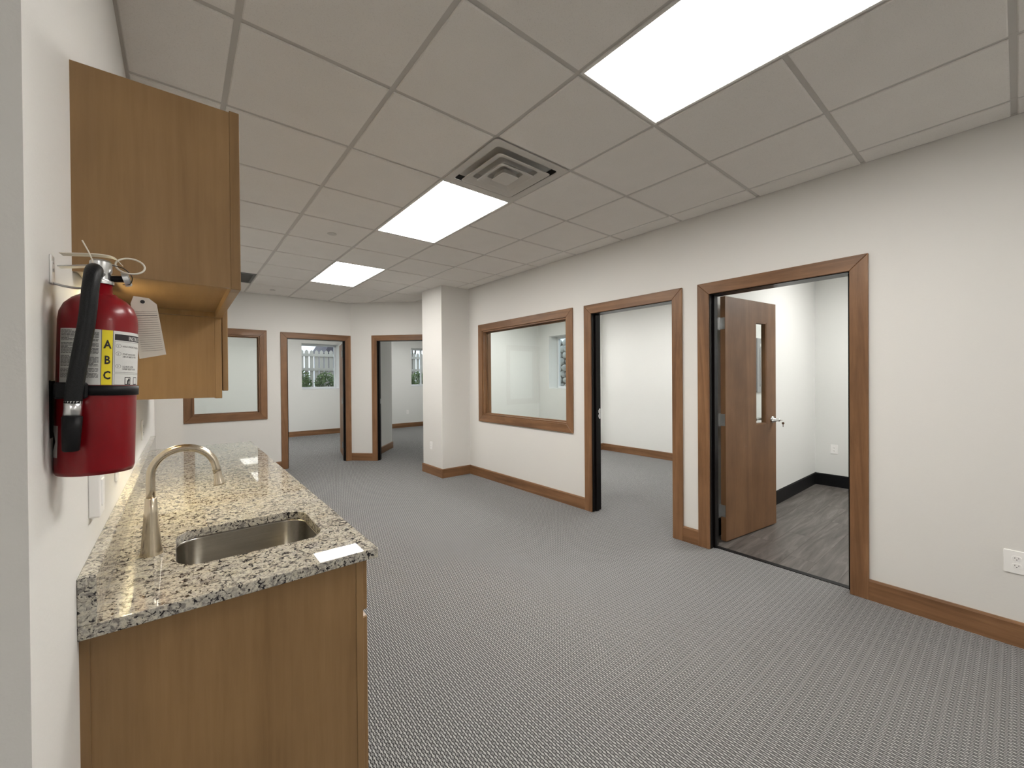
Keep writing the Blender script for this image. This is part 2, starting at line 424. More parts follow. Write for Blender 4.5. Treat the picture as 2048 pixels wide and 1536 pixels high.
def hinge(parent, z):
    bm = bmesh.new()
    tube(bm, [(-.006, .052, z - .056), (-.006, .052, z + .056)], .0075, 12)
    abox(bm, -.0030, -.0005, .004, .050, z - .051, z + .051)
    abox(bm, -.040, -.008, .0505, .0535, z - .051, z + .051)
    for k in (-.035, 0, .035): tube(bm, [(-.0045, .018 + .012 * (k == 0), z + k), (-.0030, .018 + .012 * (k == 0), z + k)], .0042, 8)
    return obj('hinge', bm, HINGE, parent)

# door 1: storage room, leaf swung in
d1 = tag(empty('door_1', (WX, 0, 0), R(-90)), kind='structure')
casing_door(d1, -D1[1], -D1[0], TOP); jambs(d1, -D1[1], -D1[0], TOP)
LITE = (.485, .675, .985, 1.94)
lf = make_leaf(d1, (-1.583, 3.665 - WX, 0), R(90) - R(7.3), .845, lite=None)
# rebuild leaf geometry so that its front face (towards the hall opening) is local y=0 and thickness runs away from it
bpy.data.objects.remove(lf)
def leaf1():
    bm = bmesh.new(); a, b, c, d = LITE; w, th, z0, z1 = .845, .044, .012, 2.128
    abox(bm, 0, a, 0, th, z0, z1); abox(bm, b, w, 0, th, z0, z1); abox(bm, a, b, 0, th, z0, c); abox(bm, a, b, 0, th, d, z1)
    return bm
lf = obj('door_leaf', leaf1(), DOORW['Z'], d1)
lf.location = (-1.581, 3.665 - WX, 0); lf.rotation_euler = (0, 0, R(90 - 7.3))
# local x of the leaf now points along +X of the world turned 7 degrees towards the camera; local y points to +Y ... expressed in the door frame
a, b, c, d = LITE
box('glass', a, b, .019, .025, c, d, GLASS, lf)
for q in ((a, a + .012, c, d), (b - .012, b, c, d), (a, b, c, c + .012), (a, b, d - .012, d)):
    box('glazing_bead', q[0], q[1], .002, .042, q[2], q[3], DOORW['Z'], lf)
for zz in (.27, 1.06, 1.895): hinge(lf, zz)
# lever handles on both faces
def lever(parent, x, z, sy, y0):
    r = empty('lever_handle') if False else None
    bm = bmesh.new()
    pr = [(0.034, 0), (.034, .007), (.028, .012), (.014, .014), (.012, .05), (0, .05)]
    lathe(bm, pr, 28); bmesh.ops.rotate(bm, verts=bm.verts[:], matrix=Matrix.Rotation(R(90 if sy < 0 else -90), 3, 'X'))
    pts = catmull([(0, sy * .052, 0), (-.03, sy * .056, .002), (-.075, sy * .056, 0), (-.115, sy * .050, -.002)], 5)
    tube(bm, pts, [.0155 - .004 * i / len(pts) for i in range(len(pts))], 12)
    lathe_b = bmesh.new(); lathe(lathe_b, [(.0145, 0), (.0145, .014), (.009, .020), (0, .020)], 24)
    bmesh.ops.rotate(lathe_b, verts=lathe_b.verts[:], matrix=Matrix.Rotation(R(90 if sy < 0 else -90), 3, 'X'))
    bmesh.ops.translate(lathe_b, verts=lathe_b.verts[:], vec=(0, sy * .05, 0))
    me = bpy.data.meshes.new('tmp'); lathe_b.to_mesh(me); lathe_b.free(); bm.from_mesh(me); bpy.data.meshes.remove(me)
    bmesh.ops.translate(bm, verts=bm.verts[:], vec=(x, y0, z))
    return obj('lever_handle', bm, CHROME, parent, smooth=True)
lever(lf, .775, 1.02, -1, 0); lever(lf, .775, 1.02, 1, .044)
box('latch_plate', .8445, .8465, .010, .034, .96, 1.08, CHROME, lf)

# door 2: office, dark frame, leaf folded back out of sight
d2 = tag(empty('door_2', (WX, 0, 0), R(-90)), kind='structure')
casing_door(d2, -D2[1], -D2[0], TOP); jambs(d2, -D2[1], -D2[0], TOP)
bm = bmesh.new(); abox(bm, -D2[1] + .004, -D2[1] + .006, .092, .118, 1.005, 1.035); abox(bm, -D2[1] + .004, -D2[1] + .006, .092, .118, 1.055, 1.085); abox(bm, -D2[1] + .004, -D2[1] + .006, .110, .130, .99, 1.10)
obj('strike_plate', bm, CHROME, d2)
l2 = obj('door_leaf', abox(bmesh.new(), 0, .9, 0, .044, .012, 2.105), DOORW['Z'], d2); l2.location = (-D2[0] + .02, TH + .02, 0); l2.rotation_euler = (0, 0, R(84))

# door 3: far wall, leaf open past ninety degrees on the right jamb
d3 = tag(empty('door_3', (0, FY, 0), 0), kind='structure')
casing_door(d3, D3[0], D3[1], TOP); jambs(d3, D3[0], D3[1], TOP)
l3 = obj('door_leaf', abox(bmesh.new(), 0, .9, -.044, 0, .012, 2.105), DOORW['Z'], d3); l3.location = (D3[1] + .02, TH + .02, 0); l3.rotation_euler = (0, 0, R(78))
for zz in (.27, 1.06, 1.895):
    bm = bmesh.new(); tube(bm, [(D3[1] - .012, TH + .012, zz - .055), (D3[1] - .012, TH + .012, zz + .055)], .008, 12); abox(bm, D3[1] - .006, D3[1] - .003, .09, TH + .012, zz - .05, zz + .05)
    obj('hinge', bm, HINGE, d3)
# door 4: diagonal wall
d4 = tag(empty('door_4', (DIAG[0], DIAG[1], 0), R(-45)), kind='structure')
casing_door(d4, D4[0], D4[1], TOP); jambs(d4, D4[0], D4[1], TOP)
obj('strike_plate', abox(bmesh.new(), D4[0] + .004, D4[0] + .006, .095, .135, 1.0, 1.09), CHROME, d4)
l4 = obj('door_leaf', abox(bmesh.new(), 0, .9, -.044, 0, .012, 2.105), DOORW['Z'], d4); l4.location = (D4[1] + .02, TH + .02, 0); l4.rotation_euler = (0, 0, R(86))

def int_window(name, loc, rotz, s0, s1, z0, z1):
    w = tag(empty(name, loc, rotz), kind='structure')
    o = CW
    for poly, ax in ((((s0 - o, z0 - o), (s0, z0), (s0, z1), (s0 - o, z1 + o)), 'Z'), (((s1, z0), (s1 + o, z0 - o), (s1 + o, z1 + o), (s1, z1)), 'Z'),
                     (((s0 - o, z1 + o), (s0, z1), (s1, z1), (s1 + o, z1 + o)), 'X'), (((s0 - o, z0 - o), (s1 + o, z0 - o), (s1, z0), (s0, z0)), 'X')):
        obj('casing', prism(bmesh.new(), poly, -.018, 0), WT[ax], w, bevel=.003)
        obj('casing', prism(bmesh.new(), poly, TH, TH + .018), WT[ax], w, bevel=.003)
    e = .018
    for q, ax in (((s0, s0 + e, z0, z1), 'Z'), ((s1 - e, s1, z0, z1), 'Z'), ((s0 + e, s1 - e, z0, z0 + e), 'X'), ((s0 + e, s1 - e, z1 - e, z1), 'X')):
        box('frame_lining', q[0], q[1], -.004, TH + .004, q[2], q[3], WT[ax], w, bevel=.0015)
    a0, a1, b0, b1 = s0 + e, s1 - e, z0 + e, z1 - e; k = .013
    for ya, yb in ((.043, .059), (.067, .083)):
        for q, ax in (((a0, a0 + k, b0, b1), 'Z'), ((a1 - k, a1, b0, b1), 'Z'), ((a0 + k, a1 - k, b0, b0 + k), 'X'), ((a0 + k, a1 - k, b1 - k, b1), 'X')):
            box('glazing_stop', q[0], q[1], ya, yb, q[2], q[3], WT[ax], w, bevel=.002)
    box('glass', a0 + .003, a1 - .003, .060, .066, b0 + .003, b1 - .003, GLASS, w)
    return w
int_window('window_1', (WX, 0, 0), R(-90), -W1[1], -W1[0], W1[2], W1[3])
int_window('window_2', (0, FY, 0), 0, W2[0], W2[1], W2[2], W2[3])

# ---------------------------------------------------------------- exterior windows (white vinyl, set deep in the wall)
def ext_window(name, loc, rotz, s0, s1, z0, z1, mull):
    w = tag(empty(name, loc, rotz), kind='structure'); f = .045; ya, yb = .27, .33
    box('sill', s0 - .0, s1, -.008, .27, z0 - .010, z0 + .004, VINYLFR, w, bevel=.003)
    for q in ((s0, s0 + f, z0, z1), (s1 - f, s1, z0, z1), (s0 + f, s1 - f, z0, z0 + f), (s0 + f, s1 - f, z1 - f, z1)):
        box('window_frame', q[0], q[1], ya, yb, q[2], q[3], VINYLFR, w, bevel=.004)
    if mull:
        box('meeting_stile', mull - .022, mull + .022, ya + .006, yb - .006, z0 + f, z1 - f, VINYLFR, w, bevel=.003)
        box('glass', s0 + f, mull - .022, .297, .303, z0 + f, z1 - f, GLASS, w); box('glass', mull + .022, s1 - f, .297, .303, z0 + f, z1 - f, GLASS, w)
    else: box('glass', s0 + f, s1 - f, .297, .303, z0 + f, z1 - f, GLASS, w)
ext_window('window_3', (0, OY, 0), 0, 2.459, 3.374, 1.208, 2.385, None)
ext_window('window_4', (0, OY, 0), 0, 5.489, 6.40, 1.233, 2.385, 5.95)
ext_window('window_5', (OX, 0, 0), R(-90), -6.735, -5.86, 1.205, 2.39, None)

# ---------------------------------------------------------------- baseboards
def base(name, x0, y0, x1, y1, mat='trim', h=BASEH, t=BASET):
    """baseboard along the segment, thickness to the left of travel"""
    L = math.hypot(x1 - x0, y1 - y0); a = math.atan2(y1 - y0, x1 - x0)
    poly = [(0, 0), (t, 0), (t, h - .012), (t - .006, h), (0, h)]
    bm = prism(bmesh.new(), poly, 0, L, 'yz')
    o = obj(name, bm, WT['X'] if mat == 'trim' else mat, None, (x0, y0, 0), a); tag(o, kind='structure'); return o
for y0, y1 in ((-4.2, D1[0] - CW), (D1[1] + CW, D2[0] - CW), (D2[1] + CW, 5.222)):
    base('baseboard_right', WX, y0, WX, y1)
base('baseboard_column', WX, 5.222, 2.962 - BASET, 5.222) if False else None
def base_r(name, x0, y0, x1, y1, **k): return base(name, x1, y1, x0, y0, **k)
base('baseboard_column', WX - BASET, 5.222, 2.962 - BASET, 5.222) if False else None
b = base('baseboard_column', 2.962 - BASET, 5.222, WX - BASET, 5.222); b.location.y -= 0; b.scale.y = -1
b = base('baseboard_column', 2.962, 5.222 - BASET, 2.962, 5.822 + BASET)
base('baseboard_right', WX, 5.822, WX, 6.39)
base_r('baseboard_far', .027, FY, W2[0] - .1, FY) if False else None
b = base('baseboard_far', .03, FY, D3[0] - CW, FY); b.scale.y = -1
dx = math.sqrt(.5)
b = base('baseboard_diagonal', DIAG[0] + .002, DIAG[1] - .002, DIAG[0] + (D4[0] - CW) * dx, DIAG[1] - (D4[0] - CW) * dx); b.scale.y = -1
b = base('baseboard_diagonal', DIAG[0] + (D4[1] + CW) * dx, DIAG[1] - (D4[1] + CW) * dx, DIAG[0] + 1.48 * dx, DIAG[1] - 1.48 * dx); b.scale.y = -1
base('baseboard_left', .027, FY, .027, 4.82)
b = base('baseboard_left', LX, 4.82, .027 + BASET, 4.82); b.scale.y = -1
base('baseboard_left', LX, 4.80, LX, 4.13)
base('baseboard_left', LX, 1.235, LX, .90 - BASET)
b = base('baseboard_left', -1.7, .90, LX + BASET, .90); b.scale.y = -1
# offices
b = base('baseboard_office', -1.2, OY, 3.40, OY); b.scale.y = -1
b = base('baseboard_office', 3.486, OY, OX, OY); b.scale.y = -1
base('baseboard_office', OX, 1.82, OX, 5.215)
b = base('baseboard_office', 6.30, 5.215, OX - BASET, 5.215); b.scale.y = -1
b = base('baseboard_office', 2.74, 7.39, 3.486 + .01, 8.26 + .012); b.scale.y = -1
base('baseboard_storage', OX, 1.70 - .008, WX + TH, 1.70 - .008, mat=BLACKRUB, h=.155, t=.008) if False else None
b = base('baseboard_office', 3.95, 7.08, OX - BASET, 7.08); b.scale.y = -1
base('baseboard_office', OX, 5.81, OX, 7.08)
base('baseboard_office', 6.30, 5.215 - BASET, 6.30, 5.81 + BASET)
b = base('baseboard_storage', WX + TH, 1.70, OX - .008, 1.70, mat=BLACKRUB, h=.155, t=.008); b.scale.y = -1
base('baseboard_storage', OX, -1.5, OX, 1.70, mat=BLACKRUB, h=.155, t=.008)

# ---------------------------------------------------------------- suspended ceiling
G = .6096; GX0, GY0 = .1852, 1.8427
ceil = box('ceiling', -3.1, OX, -4.3, OY, C + .035, C + .12, WHITEMET); tag(ceil, kind='structure')
for nm, a in (('ceiling_office', (-1.2, OX, FY + TH, OY)), ('ceiling_office', (WX + TH, OX, 1.82, 7.5)), ('ceiling_storage', (WX + TH, OX, -1.5, 1.70))):
    tag(box(nm, a[0], a[1], a[2], a[3], C - .001, C + .034, TILE), kind='structure')
LIGHTS = [(2, 5), (2, 1), (2, -3), (4, -9), (-3, -9)]           # (column, first row); each panel covers two rows
VENTC = (2, 0); GRILLE = (0, 7)
skip = {(i, jj + k) for i, jj in LIGHTS for k in (0, 1)} | {VENTC, GRILLE}
tmesh = None
def tile(x0, x1, y0, y1):
    global tmesh
    e = .0115
    full = abs(x1 - x0 - G) < 1e-4 and abs(y1 - y0 - G) < 1e-4
    if full and tmesh: o = bpy.data.objects.new('tile', tmesh); COL.objects.link(o)
    else:
        hx, hy = (x1 - x0) / 2 - e, (y1 - y0) / 2 - e; ch = .004
        if hx < .012 or hy < .012: return
        bm = bmesh.new(); rings = []
        for s, z in ((0, .030), (0, ch), (ch, 0)):
            rings.append([bm.verts.new((sx * (hx - s), sy * (hy - s), z)) for sx, sy in ((-1, -1), (1, -1), (1, 1), (-1, 1))])
        for A, B in zip(rings, rings[1:]):
            for k in range(4): bm.faces.new((A[k], A[(k + 1) % 4], B[(k + 1) % 4], B[k]))
        bm.faces.new(rings[-1]); bm.faces.new(rings[0])
        o = obj('tile', bm, TILE)
        if full: tmesh = o.data
    o.parent = ceil; o.location = ((x0 + x1) / 2, (y0 + y1) / 2, C + random.uniform(-.0008, .0008)); return o
def clampx(v, y): return v
for jj in range(-10, 10):
    y0, y1 = GY0 + jj * G, GY0 + (jj + 1) * G
    lo = -3.0 if y1 < .95 else LX
    if GY0 + jj * G > 4.8: lo = .027
    for i in range(-6, 6):
        x0, x1 = GX0 + i * G, GX0 + (i + 1) * G
        a0, a1 = max(x0, lo), min(x1, WX); b0, b1 = max(y0, -4.2), min(y1, FY)
        if jj == -2 and i < 0 and a0 < LX - .01:
            if a1 <= LX + 1e-6: b1 = min(b1, .90)
        if a1 - a0 < .03 or b1 - b0 < .03 or (i, jj) in skip: continue
        if a0 > 1.9 and b0 > 6.2 and (a0 - DIAG[0]) + (b0 - DIAG[1]) > .10: continue
        tile(a0, a1, b0, b1)
# tees: mains along Y, cross tees along X, wall angle around the edge
tz0, tz1, tw = C + .0065, C + .012, .012
for i in range(-5, 6):
    x = GX0 + i * G; y0 = -4.2; y1 = FY if x > .03 else .9
    if x > 2.385: y1 = FY - (x - 2.385)
    box('main_tee', x - tw, x + tw, y0, y1, tz0, tz1, GRID, ceil)
    box('main_tee_web', x - .001, x + .001, y0, y1, tz1, tz1 + .02, GRID, ceil) if False else None
for jj in range(-9, 10):
    y = GY0 + jj * G; x0 = LX if y > .9 else -3.0
    if y > 4.82: x0 = .027
    x1 = WX if y < 6.38 else 2.385 + (FY - y)
    box('cross_tee', x0, x1, y - tw, y + tw, tz0 + .0004, tz1, GRID, ceil)
for q in ((LX, LX + .022, .9, 4.82), (WX - .022, WX, -4.2, 6.39), (.027, .049, 4.82, FY), (.027, 2.385, FY - .022, FY), (LX, .027, 4.798, 4.82), (-1.7, LX, .878, .90)):
    box('wall_angle', q[0], q[1], q[2], q[3], C + .0045, C + .010, GRID, ceil)

# light panels
def panel(loc, label, lamp, rotz=0, group=None):
    L = empty('ceiling_light', loc, rotz, label, 'light', group)
    hx, hy = G / 2 - .004, G - .004; f = .017
    bm = bmesh.new()
    for q in ((-hx, hx, -hy, -hy + f), (-hx, hx, hy - f, hy), (-hx, -hx + f, -hy + f, hy - f), (hx - f, hx, -hy + f, hy - f)):
        abox(bm, *q, -.002, .012)
    obj('frame', bm, WHITEMET, L, bevel=.002)
    box('diffuser', -hx + f, hx - f, -hy + f, hy - f, .001, .006, lamp, L)
    return L
LBL = ['lit rectangular ceiling panel furthest along the hall, before the angled wall',
       'lit rectangular ceiling panel whose end touches the square air diffuser',
       'large lit ceiling panel over the floor in front of the storage room doorway',
       'added unseen fill light panel in the ceiling behind the camera, right side',  # added out of view as fill, set clear of reflections in window_2
       'added unseen fill light panel behind the camera that brightens the kitchenette wall end']  # added out of view to lift the end face of wall_left
for (i, jj), lb in zip(LIGHTS, LBL):
    panel((GX0 + (i + .5) * G, GY0 + (jj + 1) * G, C + .002), lb, LAMP)
for x, y, lk, lb in ((1.1, 9.6, 'far', 'lit ceiling panel in the office behind the far wall, above its middle'),
                 (2.6, 9.6, 'far', 'lit ceiling panel in the far office, close to its picket fence window'),
                 (-.3, 9.6, 'far', 'lit ceiling panel in the far office, at the windowless end'),
                 (5.0, 9.7, 'angled', 'lit ceiling panel in the office behind the angled wall'),
                 (5.1, 5.6, 'side', 'lit ceiling panel in the side office behind the large interior window'),
                 (5.1, 3.2, 'side', 'lit ceiling panel in the side office facing its doorway'),
                 (5.3, .3, 'storage', 'lit ceiling panel in the storage room with plank flooring')):
    panel((x, y, C - .014), lb, LAMPR[lk])

# square supply diffuser
vd = empty('air_diffuser', (GX0 + 2.5 * G, GY0 + .5 * G, C), 0, 'square white stepped air supply diffuser set in the ceiling', 'vent')
def sq(bm, a, z): return [bm.verts.new(p) for p in rr3(a, z)]
def rr3(a, z, r=.02): return [(x, y, z) for x, y in rrect(-a, a, -a, a, min(r, a * .25), 3)]
def sqloft(prof, close=False):
    bm = bmesh.new(); rings = [sq(bm, a, z) for a, z in prof]
    for A, B in zip(rings, rings[1:]):
        n = len(A)
        for k in range(n): bm.faces.new((A[k], A[(k + 1) % n], B[(k + 1) % n], B[k]))
    if close: bm.faces.new(rings[-1])
    return bm
obj('face_plate', sqloft([(.300, .004), (.300, -.002), (.250, -.002), (.246, .002)]), VENT, vd)
obj('throat', sqloft([(.246, .0022), (.240, .030), (.225, .090)], True), VENTIN, vd)
obj('louver_ring', sqloft([(.150, .030), (.200, -.006), (.211, -.012), (.215, -.015), (.212, -.018), (.204, -.017), (.158, .004), (.150, .030)]), VENT, vd)
obj('louver_ring', sqloft([(.085, .024), (.126, -.012), (.137, -.018), (.141, -.021), (.138, -.024), (.130, -.023), (.090, -.002), (.085, .024)]), VENT, vd)
obj('center_plate', sqloft([(.050, .010), (.062, -.020), (.067, -.025), (.064, -.029), (.056, -.029)], True), VENT, vd)

# dark return grille
rg = empty('return_grille', (GX0 + .5 * G, GY0 + 7.5 * G, C), 0, 'dark grey return air grille in the ceiling near the far wall', 'vent')
bm = bmesh.new()
for q in ((-.3, .3, -.3, -.27), (-.3, .3, .27, .3), (-.3, -.27, -.27, .27), (.27, .3, -.27, .27)): abox(bm, *q, -.001, .01)
obj('frame', bm, DARKMETAL, rg)
for k in range(18): box('slat', -.27, .27, -.262 + k * .0308, -.260 + k * .0308 + .004, .0, .02, DARKMETAL, rg)
box('backing', -.29, .29, -.29, .29, .021, .024, DARKGAP, rg)

# concealed sprinkler cover plates
for x, y, lb in ((1.119, 3.989, 'round flush sprinkler cover plate in the ceiling beside the middle light panel'), (1.107, 7.018, 'round flush sprinkler cover plate in the ceiling by the far wall')):
    sp = empty('sprinkler_cover', (x, y, C), 0, lb, 'sprinkler')
    obj('cover_plate', lathe(bmesh.new(), [(0, -.007), (.038, -.007), (.040, -.005), (.040, -.003), (0, -.003)], 32), VENT, sp)
    obj('shadow_gap', lathe(bmesh.new(), [(.030, -.003), (.034, -.003), (.034, .001), (.030, .001)], 32), DARKGAP, sp)

# ================================================================ kitchenette
CZ = .914; CX1 = .474; CY0, CY1 = 1.238, 4.115
# countertop with sink cut-out
def countertop():
    bm = bmesh.new()
    sk = rrect(-.012, .378, 1.455, 1.806, .075, 7)
    outer = [(CX1, CY1), (LX, CY1), (LX, CY0), (CX1, CY0)]
    n = len(sk) // 4
    top = []
    for z in (CZ, CZ - .030):
        O = [bm.verts.new((x, y, z)) for x, y in outer]; I = [bm.verts.new((x, y, z)) for x, y in sk]
        top.append((O, I))
        for q in range(4):     # fan from each outer corner to its corner arc, then the side quads
            arc = I[q * n:(q + 1) * n]
            for k in range(n - 1): bm.faces.new((O[q], arc[k], arc[k + 1]))
            nx = I[((q + 1) % 4) * n]
            bm.faces.new((O[q], arc[-1], nx, O[(q + 1) % 4]))
    (O, I), (P, J) = top
    for k in range(4): bm.faces.new((O[k], O[(k + 1) % 4], P[(k + 1) % 4], P[k]))
    for k in range(len(I)): bm.faces.new((I[k], J[k], J[(k + 1) % len(I)], I[(k + 1) % len(I)]))
    return bm
ct = obj('countertop', countertop(), GRANITE, None, bevel=.0025, seg=2)
tag(ct, 'long speckled granite countertop with a sink cut-out and low backsplash', 'countertop')
box('backsplash', LX, LX + .030, CY0, CY1, CZ, CZ + .103, GRANITE, ct, bevel=.002)

# undermount sink
sk = empty('sink', (.183, 1.63, CZ - .03), 0, 'small rectangular undermount stainless steel bar sink in the granite counter', 'sink')
def basin():
    bm = bmesh.new(); prof = [(.207, .187, -.0005, .080), (.196, .1765, -.0015, .075), (.195, .1755, -.006, .074), (.188, .168, -.135, .066), (.176, .156, -.150, .058), (.055, .055, -.155, .054), (.045, .045, -.156, .0449)]
    rings = [[bm.verts.new((x, y, z)) for x, y in rrect(-a, a, -b, b, r, 7)] for a, b, z, r in prof]
    for A, B in zip(rings, rings[1:]):
        n = len(A)
        for k in range(n): bm.faces.new((A[k], B[k], B[(k + 1) % n], A[(k + 1) % n]))
    bm.faces.new(rings[-1]); return bm
bo = obj('basin', basin(), STEEL, sk, smooth=True)
so2 = bo.modifiers.new('wall', 'SOLIDIFY'); so2.thickness = .0015; so2.offset = -1
obj('drain', lathe(bmesh.new(), [(.042, -.1555), (.040, -.152), (.030, -.155), (.028, -.160), (0, -.160)], 32), CHROME, sk, smooth=True)

# gooseneck faucet
fc = empty('faucet', (-.069, 1.627, CZ), 0, 'brushed nickel gooseneck faucet with flared cone base behind the sink', 'faucet')
obj('base', lathe(bmesh.new(), [(.0275, 0), (.0275, .003), (.0245, .02), (.0205, .07), (.0165, .125), (.0142, .168), (.0122, .1695), (0, .1695)], 40), NICKEL, fc, smooth=True)
pts = [(0, 0, .16), (0, 0, .195), (0, 0, .225)] + [(.080 - .080 * math.cos(a), 0, .232 + .078 * math.sin(a)) for a in [math.pi * k / 20 for k in range(1, 19)]] + [(.1605, 0, .235), (.163, 0, .22)]
obj('spout', tube(bmesh.new(), pts, .0112, 20), NICKEL, fc, smooth=True)
bm = lathe(bmesh.new(), [(.0112, .0), (.0115, -.012), (.0135, -.028), (.0165, -.040), (.0168, -.044), (.0145, -.045), (.013, -.036), (0, -.036)], 28)
bmesh.ops.rotate(bm, verts=bm.verts[:], matrix=Matrix.Rotation(R(-8), 3, 'Y')); bmesh.ops.translate(bm, verts=bm.verts[:], vec=(.1625, 0, .226))
obj('spray_head', bm, NICKEL, fc, smooth=True)

# upper open cabinet (nearest the extinguisher)
def uppercab(name, y0, y1, z0, z1, label, doors, x1=.104):
    k = empty(name, (LX, y0, z0), 0, label, 'cabinet'); w, h, d, p = y1 - y0, z1 - z0, x1 - LX, .016
    box('side_panel', 0, d, 0, p, 0, h, MP['Z'], k); box('side_panel', 0, d, w - p, w, 0, h, MP['Z'], k)
    box('top_panel', 0, d, p, w - p, h - p, h, MP['Y'], k)
    zb = .018
    box('bottom_panel', 0, d, p, w - p, zb, zb + p, MP['Y'], k)
    box('back_panel', 0, .006, p, w - p, zb + p, h - p, MP['Z'], k)
    box('hanging_rail', .006, .024, p, w - p, 0, zb, MP['Y'], k)
    f0, f1, st = d, d + .021, .042
    box('face_stile', f0, f1, -.001, st, -.003, h + .004, MP['Z'], k, bevel=.001); box('face_stile', f0, f1, w - st, w, -.003, h + .004, MP['Z'], k, bevel=.001)
    box('face_rail', f0, f1, st, w - st, -.003, st, MP['Y'], k, bevel=.001); box('face_rail', f0, f1, st, w - st, h - st, h + .004, MP['Y'], k, bevel=.001)
    if doors:
        n = doors; dw = (w - .03) / n
        for q in range(n):
            a = .015 + q * dw + .0015; b2 = a + dw - .003
            dr = box('door', f1 + .0025, f1 + .0205, a, b2, .024, h - .01, MP['Z'], k, bevel=.002)
            yk = b2 - .04 if q % 2 == 0 else a + .04
            obj('handle', tube(bmesh.new(), catmull([(f1 + .0205, yk, .07), (f1 + .045, yk, .075), (f1 + .045, yk, .16), (f1 + .0205, yk, .165)], 4), .005, 10), CHROME, dr, smooth=True)
    else:
        box('shelf', .006, d - .01, p, w - p, h * .55, h * .55 + p, MP['Y'], k)
    return k
uppercab('open_wall_cabinet', 1.240, 1.856, 1.664, 2.104, 'short doorless maple wall cabinet hung behind the fire extinguisher', 0)
uppercab('wall_cabinet', 1.857, 2.90, 1.370, 2.104, 'taller maple wall cabinet with doors next to the short open cabinet', 2)
uppercab('wall_cabinet', 2.901, 3.95, 1.370, 2.104, 'taller maple wall cabinet at the far end of the counter', 2)
# led bar under the open cabinet
for loc, hl, lbl in (((LX + .022, 1.475, 1.646), .085, 'slim lit light bar under the short open wall cabinet'), ((LX + .075, 2.25, 1.368), .30, 'slim lit light bar under the taller wall cabinet beside the sink')):
    lb = empty('under_cabinet_light', loc, 0, lbl, 'light')
    box('housing', -.016, .016, -hl, hl, .006, .020, WHITEMET, lb, bevel=.002)
    box('diffuser', -.013, .013, -hl + .005, hl - .005, 0, .006, LEDSTRIP, lb)

# base cabinets
def basecab(y0, y1, label, kind):
    k = empty('base_cabinet', (LX, y0, 0), 0, label, 'cabinet'); w, h, d, p = y1 - y0, CZ - .0305, .585, .016
    box('side_panel', .004, d, 0, p, 0, h, MP['Z'], k)
    box('side_panel', .004, d, w - p, w, 0, h, MP['Z'], k)
    box('scribe_strip', 0, .016, -.004, .012, 0, h, MP['Z'], k) if kind == 'sink' else None
    box('bottom_panel', .004, d, p, w - p, .1, .116, MP['Y'], k); box('back_panel', .001, .004, 0, w, .1, h, MP['Z'], k)
    box('toe_kick', d - .075, d - .06, p, w - p, 0, .1, MP['Y'], k)
    f0, f1, st = d, d + .021, .042
    box('face_stile', f0, f1, -.002 if kind == 'sink' else 0, st, .1 if kind != 'sink' else 0, h, MP['Z'], k, bevel=.001); box('face_stile', f0, f1, w - st, w, .1, h, MP['Z'], k, bevel=.001)
    for z0, z1 in ((.1, .14), (h - .04, h), (.685, .72)): box('face_rail', f0, f1, st, w - st, z0, z1, MP['Y'], k, bevel=.001)
    n = 2 if w > .7 else 1; dw = (w - .03) / n
    for q in range(n):
        a = .015 + q * dw + .0015; b2 = a + dw - .003
        dr = box('door', f1 + .001, f1 + .019, a, b2, .112, .694, MP['Z'], k, bevel=.003)
        yk = b2 - .04 if q % 2 == 0 else a + .04
        obj('handle', tube(bmesh.new(), catmull([(f1 + .019, yk, .53), (f1 + .044, yk, .535), (f1 + .044, yk, .625), (f1 + .019, yk, .63)], 4), .005, 10), CHROME, dr, smooth=True)
        df = box('drawer_front', f1 + .001, f1 + .019, a, b2, .714, h - .008, MP['Y'], k, bevel=.003)
        ym = (a + b2) / 2
        obj('handle', tube(bmesh.new(), catmull([(f1 + .019, ym - .05, .79), (f1 + .044, ym - .045, .79), (f1 + .044, ym + .045, .79), (f1 + .019, ym + .05, .79)], 4), .005, 10), CHROME, df, smooth=True)
    return k
basecab(1.262, 2.19, 'maple sink base cabinet showing its plain end panel below the granite', 'sink')
basecab(2.191, 3.15, 'maple base cabinet next to the sink cabinet', 'b')
basecab(3.151, 4.10, 'maple base cabinet at the far end of the granite counter', 'b')

# ---------------------------------------------------------------- outlets
def outlet(loc, rot, label, w=.070, h=.115, kind='duplex', t=.006):
    """plate in local xz plane facing -y"""
    o = empty('wall_outlet', loc, 0, label, 'outlet', rot=rot)
    obj('cover_plate', prism(bmesh.new(), rrect(-w / 2, w / 2, -h / 2, h / 2, .005, 3), -t, 0), WHITEPL, o, bevel=.0022, seg=2)
    if kind == 'duplex':
        for s in (-1, 1):
            f = obj('receptacle', prism(bmesh.new(), rrect(-.0165, .0165, s * .0195 - .0135, s * .0195 + .0135, .009, 4), -t - .0015, -t + .001), WHITEPL, o, bevel=.0008)
            bm = bmesh.new(); z = s * .0195
            abox(bm, -.0075, -.0055, -t - .0019, -t - .001, z - .001, z + .0065); abox(bm, .0055, .0075, -t - .0019, -t - .001, z, z + .006)
            tube(bm, [(0, -t - .001, z - .006), (0, -t - .0019, z - .006)], .0024, 10)
            obj('slots', bm, SLOT, f)
        obj('screw', tube(bmesh.new(), [(0, -t - .001, 0), (0, -t + .001, 0)], .003, 10), WHITEPL, o)
    else:
        rk = obj('rocker', prism(bmesh.new(), rrect(-.0165, .0165, -.033, .033, .003, 2), -t - .003, -t + .001), WHITEPL, o, bevel=.001)
    return o
RT = (0, 0, R(-90))      # faces -X
outlet((WX, .006, .442), RT, 'white duplex outlet low on the wall right of the storage doorway', .090, .120)
outlet((2.962, 5.56, .435), RT, 'white duplex outlet low on the side of the column', .075, .118)
